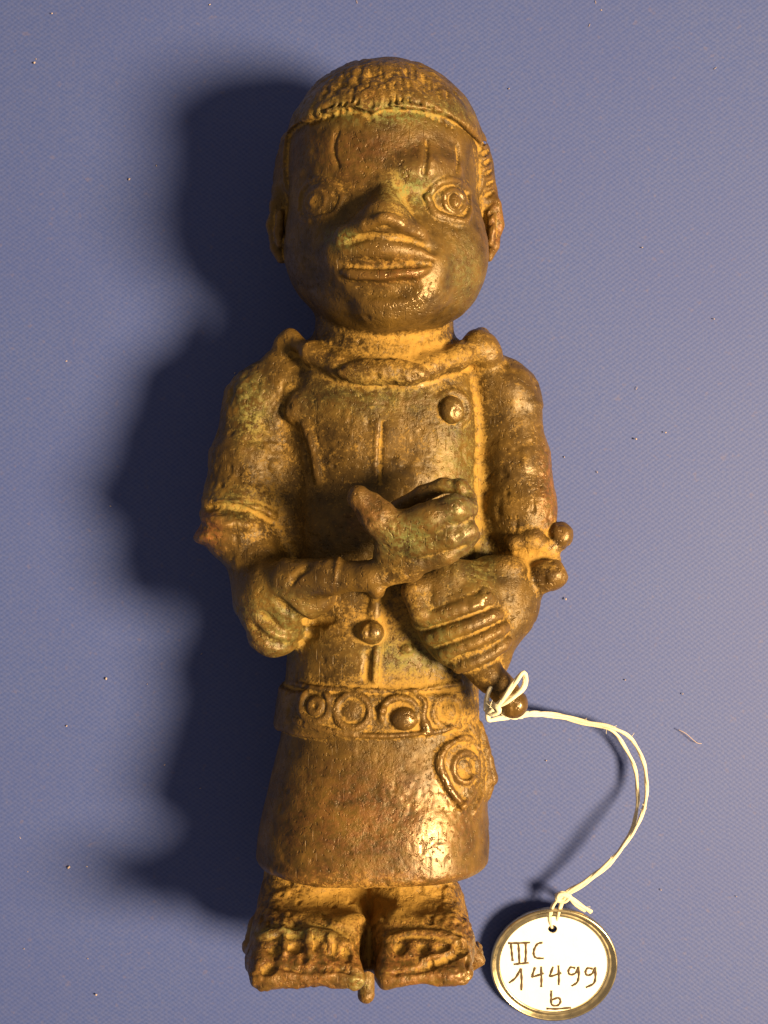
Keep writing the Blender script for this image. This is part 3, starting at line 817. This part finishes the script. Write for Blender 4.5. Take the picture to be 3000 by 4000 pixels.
sr = bpy.data.objects.new('tag_string', None); col.objects.link(sr); sr.location = P(2300, 3100, 0) * PX
tag(sr, 'doubled white string tied round the staff end and running to the round tag', 'string')
def sobj(name, *paths, R=7.2):
    V_, F_ = [], []
    for p in paths:
        a, b = strand(p, R); o0 = len(V_); V_ += a; F_ += [tuple(o0 + i for i in g) for g in b]
    lo = np.array(sr.location)
    return mesh_obj(name, [tuple(np.array(x) * PX - lo) for x in V_], F_, STR, sr)
common = [(1960, 2790, 640), (2010, 2800, 420), (2065, 2783, 190), (2120, 2786, 90), (2190, 2793, 62), (2290, 2819, 60), (2383, 2838, 75)]
common2 = [(x, y + (9 if i > 1 else 3), z - 6) for i, (x, y, z) in enumerate(common)]
sobj('strand', common + [(2462, 2885, 62), (2510, 2972, 66), (2527, 3058, 78), (2516, 3151, 108), (2478, 3240, 138), (2392, 3352, 142), (2304, 3428, 122), (2210, 3488, 98), (2165, 3530, 85), (2150, 3575, 74), (2152, 3612, 60), (2156, 3625, 20)])
sobj('strand', common2 + [(2438, 2918, 46), (2478, 3002, 48), (2492, 3097, 64), (2484, 3178, 96), (2462, 3250, 124), (2385, 3368, 128), (2300, 3440, 114), (2215, 3498, 95), (2190, 3540, 82), (2176, 3590, 66), (2160, 3625, 20)])
sobj('knot', [(1918, 2772, 770), (1960, 2735, 800), (2010, 2668, 800), (2045, 2628, 790), (2052, 2660, 786), (2035, 2695, 796), (1985, 2735, 806), (1925, 2765, 780)],
     [(1930, 2770, 790), (1905, 2785, 770), (1912, 2750, 760), (1940, 2762, 800), (1948, 2780, 796), (1920, 2790, 780), (1898, 2770, 760)], 
     [(1900, 2775, 765), (1902, 2725, 752), (1918, 2688, 745), (1940, 2690, 720)],
     [(1905, 2780, 760), (1910, 2812, 730), (1950, 2806, 690), (1985, 2802, 600)], R=8.6)
sobj('knot', [(2170, 3500, 92), (2195, 3488, 100), (2222, 3500, 98), (2205, 3520, 92), (2175, 3512, 92), (2185, 3490, 104), (2225, 3505, 96), (2262, 3530, 80), (2308, 3562, 66)],
     [(2222, 3500, 95), (2250, 3535, 76), (2285, 3555, 62)], R=8.0)

V_, F_ = [], []
for i in range(26):                                    # stray cotton hairs
    a = random.choice(common[2:] + [(2462, 2885, 62), (2516, 3151, 108), (2392, 3352, 142), (2210, 3488, 98), (1960, 2740, 800), (1925, 2765, 785), (2290, 3552, 66)])
    d = np.array((random.uniform(-1, 1), random.uniform(-1, 1), random.uniform(-.2, .8))) * random.uniform(16, 34)
    p0 = P(*a); bend = np.array((random.uniform(-9, 9), random.uniform(-9, 9), 5))
    vv, ff = sweep([p0, p0 + d * .5 + bend, p0 + d], 0.8, 4); o0 = len(V_); V_ += vv; F_ += [tuple(o0 + j for j in g) for g in ff]
o = mesh_obj('fuzz', [tuple(np.array(x) * PX - np.array(sr.location)) for x in V_], F_, STR, sr); o['kind'] = 'stuff'

# ------------------------------------------------------------------ lint on the cloth
CLOTH_Z = -0.0004 / PX
t = NT('pale_lint')
LINT = t.set(Base_Color=t.mix(t.noise(3000, 2), (0.30, 0.24, 0.27), (0.50, 0.40, 0.38)), Roughness=0.95)
specks = [(135, 245, 9, 'far upper left corner'), (505, 700, 8, 'left of the head'), (268, 3388, 11, 'just left of the feet shadow tip'), (415, 2650, 9, 'left of the belt shadow'),
          (375, 3885, 8, 'low left, below the feet'), (2210, 2340, 8, 'right of the lower knob'), (2485, 1715, 8, 'right of the upper sleeve'), (2600, 1690, 7, 'far right of the upper sleeve'),
          (203, 53, 6, 'top left corner'), (260, 2836, 6, 'left of the belt, near the edge'), (1005, 3610, 7, 'beside the heel of the dark side')]
for x, y, r, where in specks:
    r *= 0.5
    n_ = 7; v = [(0, 0, r * 1.1)]; f = []
    for k_, (rr, zz) in enumerate(((0.6, 0.9), (1.0, 0.3), (0.7, 0.0))):
        for i in range(n_):
            a = 2 * math.pi * i / n_; g = rr * r * random.uniform(0.6, 1.35); v.append((g * math.cos(a) * 1.3, g * math.sin(a), zz * r))
    for i in range(n_): f.append((0, 1 + i, 1 + (i + 1) % n_))
    for k_ in range(2):
        for i in range(n_):
            a, b = 1 + k_ * n_ + i, 1 + k_ * n_ + (i + 1) % n_; f.append((a, a + n_, b + n_, b))
    o = mesh_obj('lint_speck', q(v), f, LINT); o.location = P(x, y, 0) * PX; o.rotation_euler.z = random.uniform(0, 3)
    tag(o, 'tiny pale lint speck on the cloth, ' + where, 'lint', 'lint specks on the cloth')
V_, F_ = [], []
for i in range(75):                                   # fine fibres and dust caught in the weave
    x, y = random.uniform(-200, 3200), random.uniform(-200, 4200)
    if 950 < x < 1900 and 300 < y < 3900: continue
    L_ = random.choice((3, 4, 5, 7, 14)); a_ = random.uniform(0, 6.3); c_ = random.uniform(-.8, .8)
    pp = [P(x, y, 0) + np.array((L_ * u * math.cos(a_ + c_ * u), L_ * u * math.sin(a_ + c_ * u), -7 + 4 * math.sin(3 * u))) for u in (0, .33, .66, 1)]
    vv, ff = sweep(pp, random.uniform(1.0, 2.2) if L_ < 10 else 1.0, 4); o0 = len(V_); V_ += vv; F_ += [tuple(o0 + j for j in g) for g in ff]
o = mesh_obj('fine_lint', [tuple(np.array(p_) * PX) for p_ in V_], F_, LINT)
tag(o, 'fine scattered lint and dust caught in the blue cloth', 'lint', kind='stuff')
a, b = sweep(np.array(spline([P(2650, 2850, 4), P(2680, 2866, 10), P(2720, 2900, 6), P(2740, 2905, 3)], 6)), 1.5, 5)
o = mesh_obj('loose_fibre', [tuple(np.array(p_) * PX) for p_ in a], b, LINT)
tag(o, 'thin pinkish loose fibre on the cloth right of the string', 'fibre')
print('verts', NV, 'quads', len(Q), 'prims', len(PR))
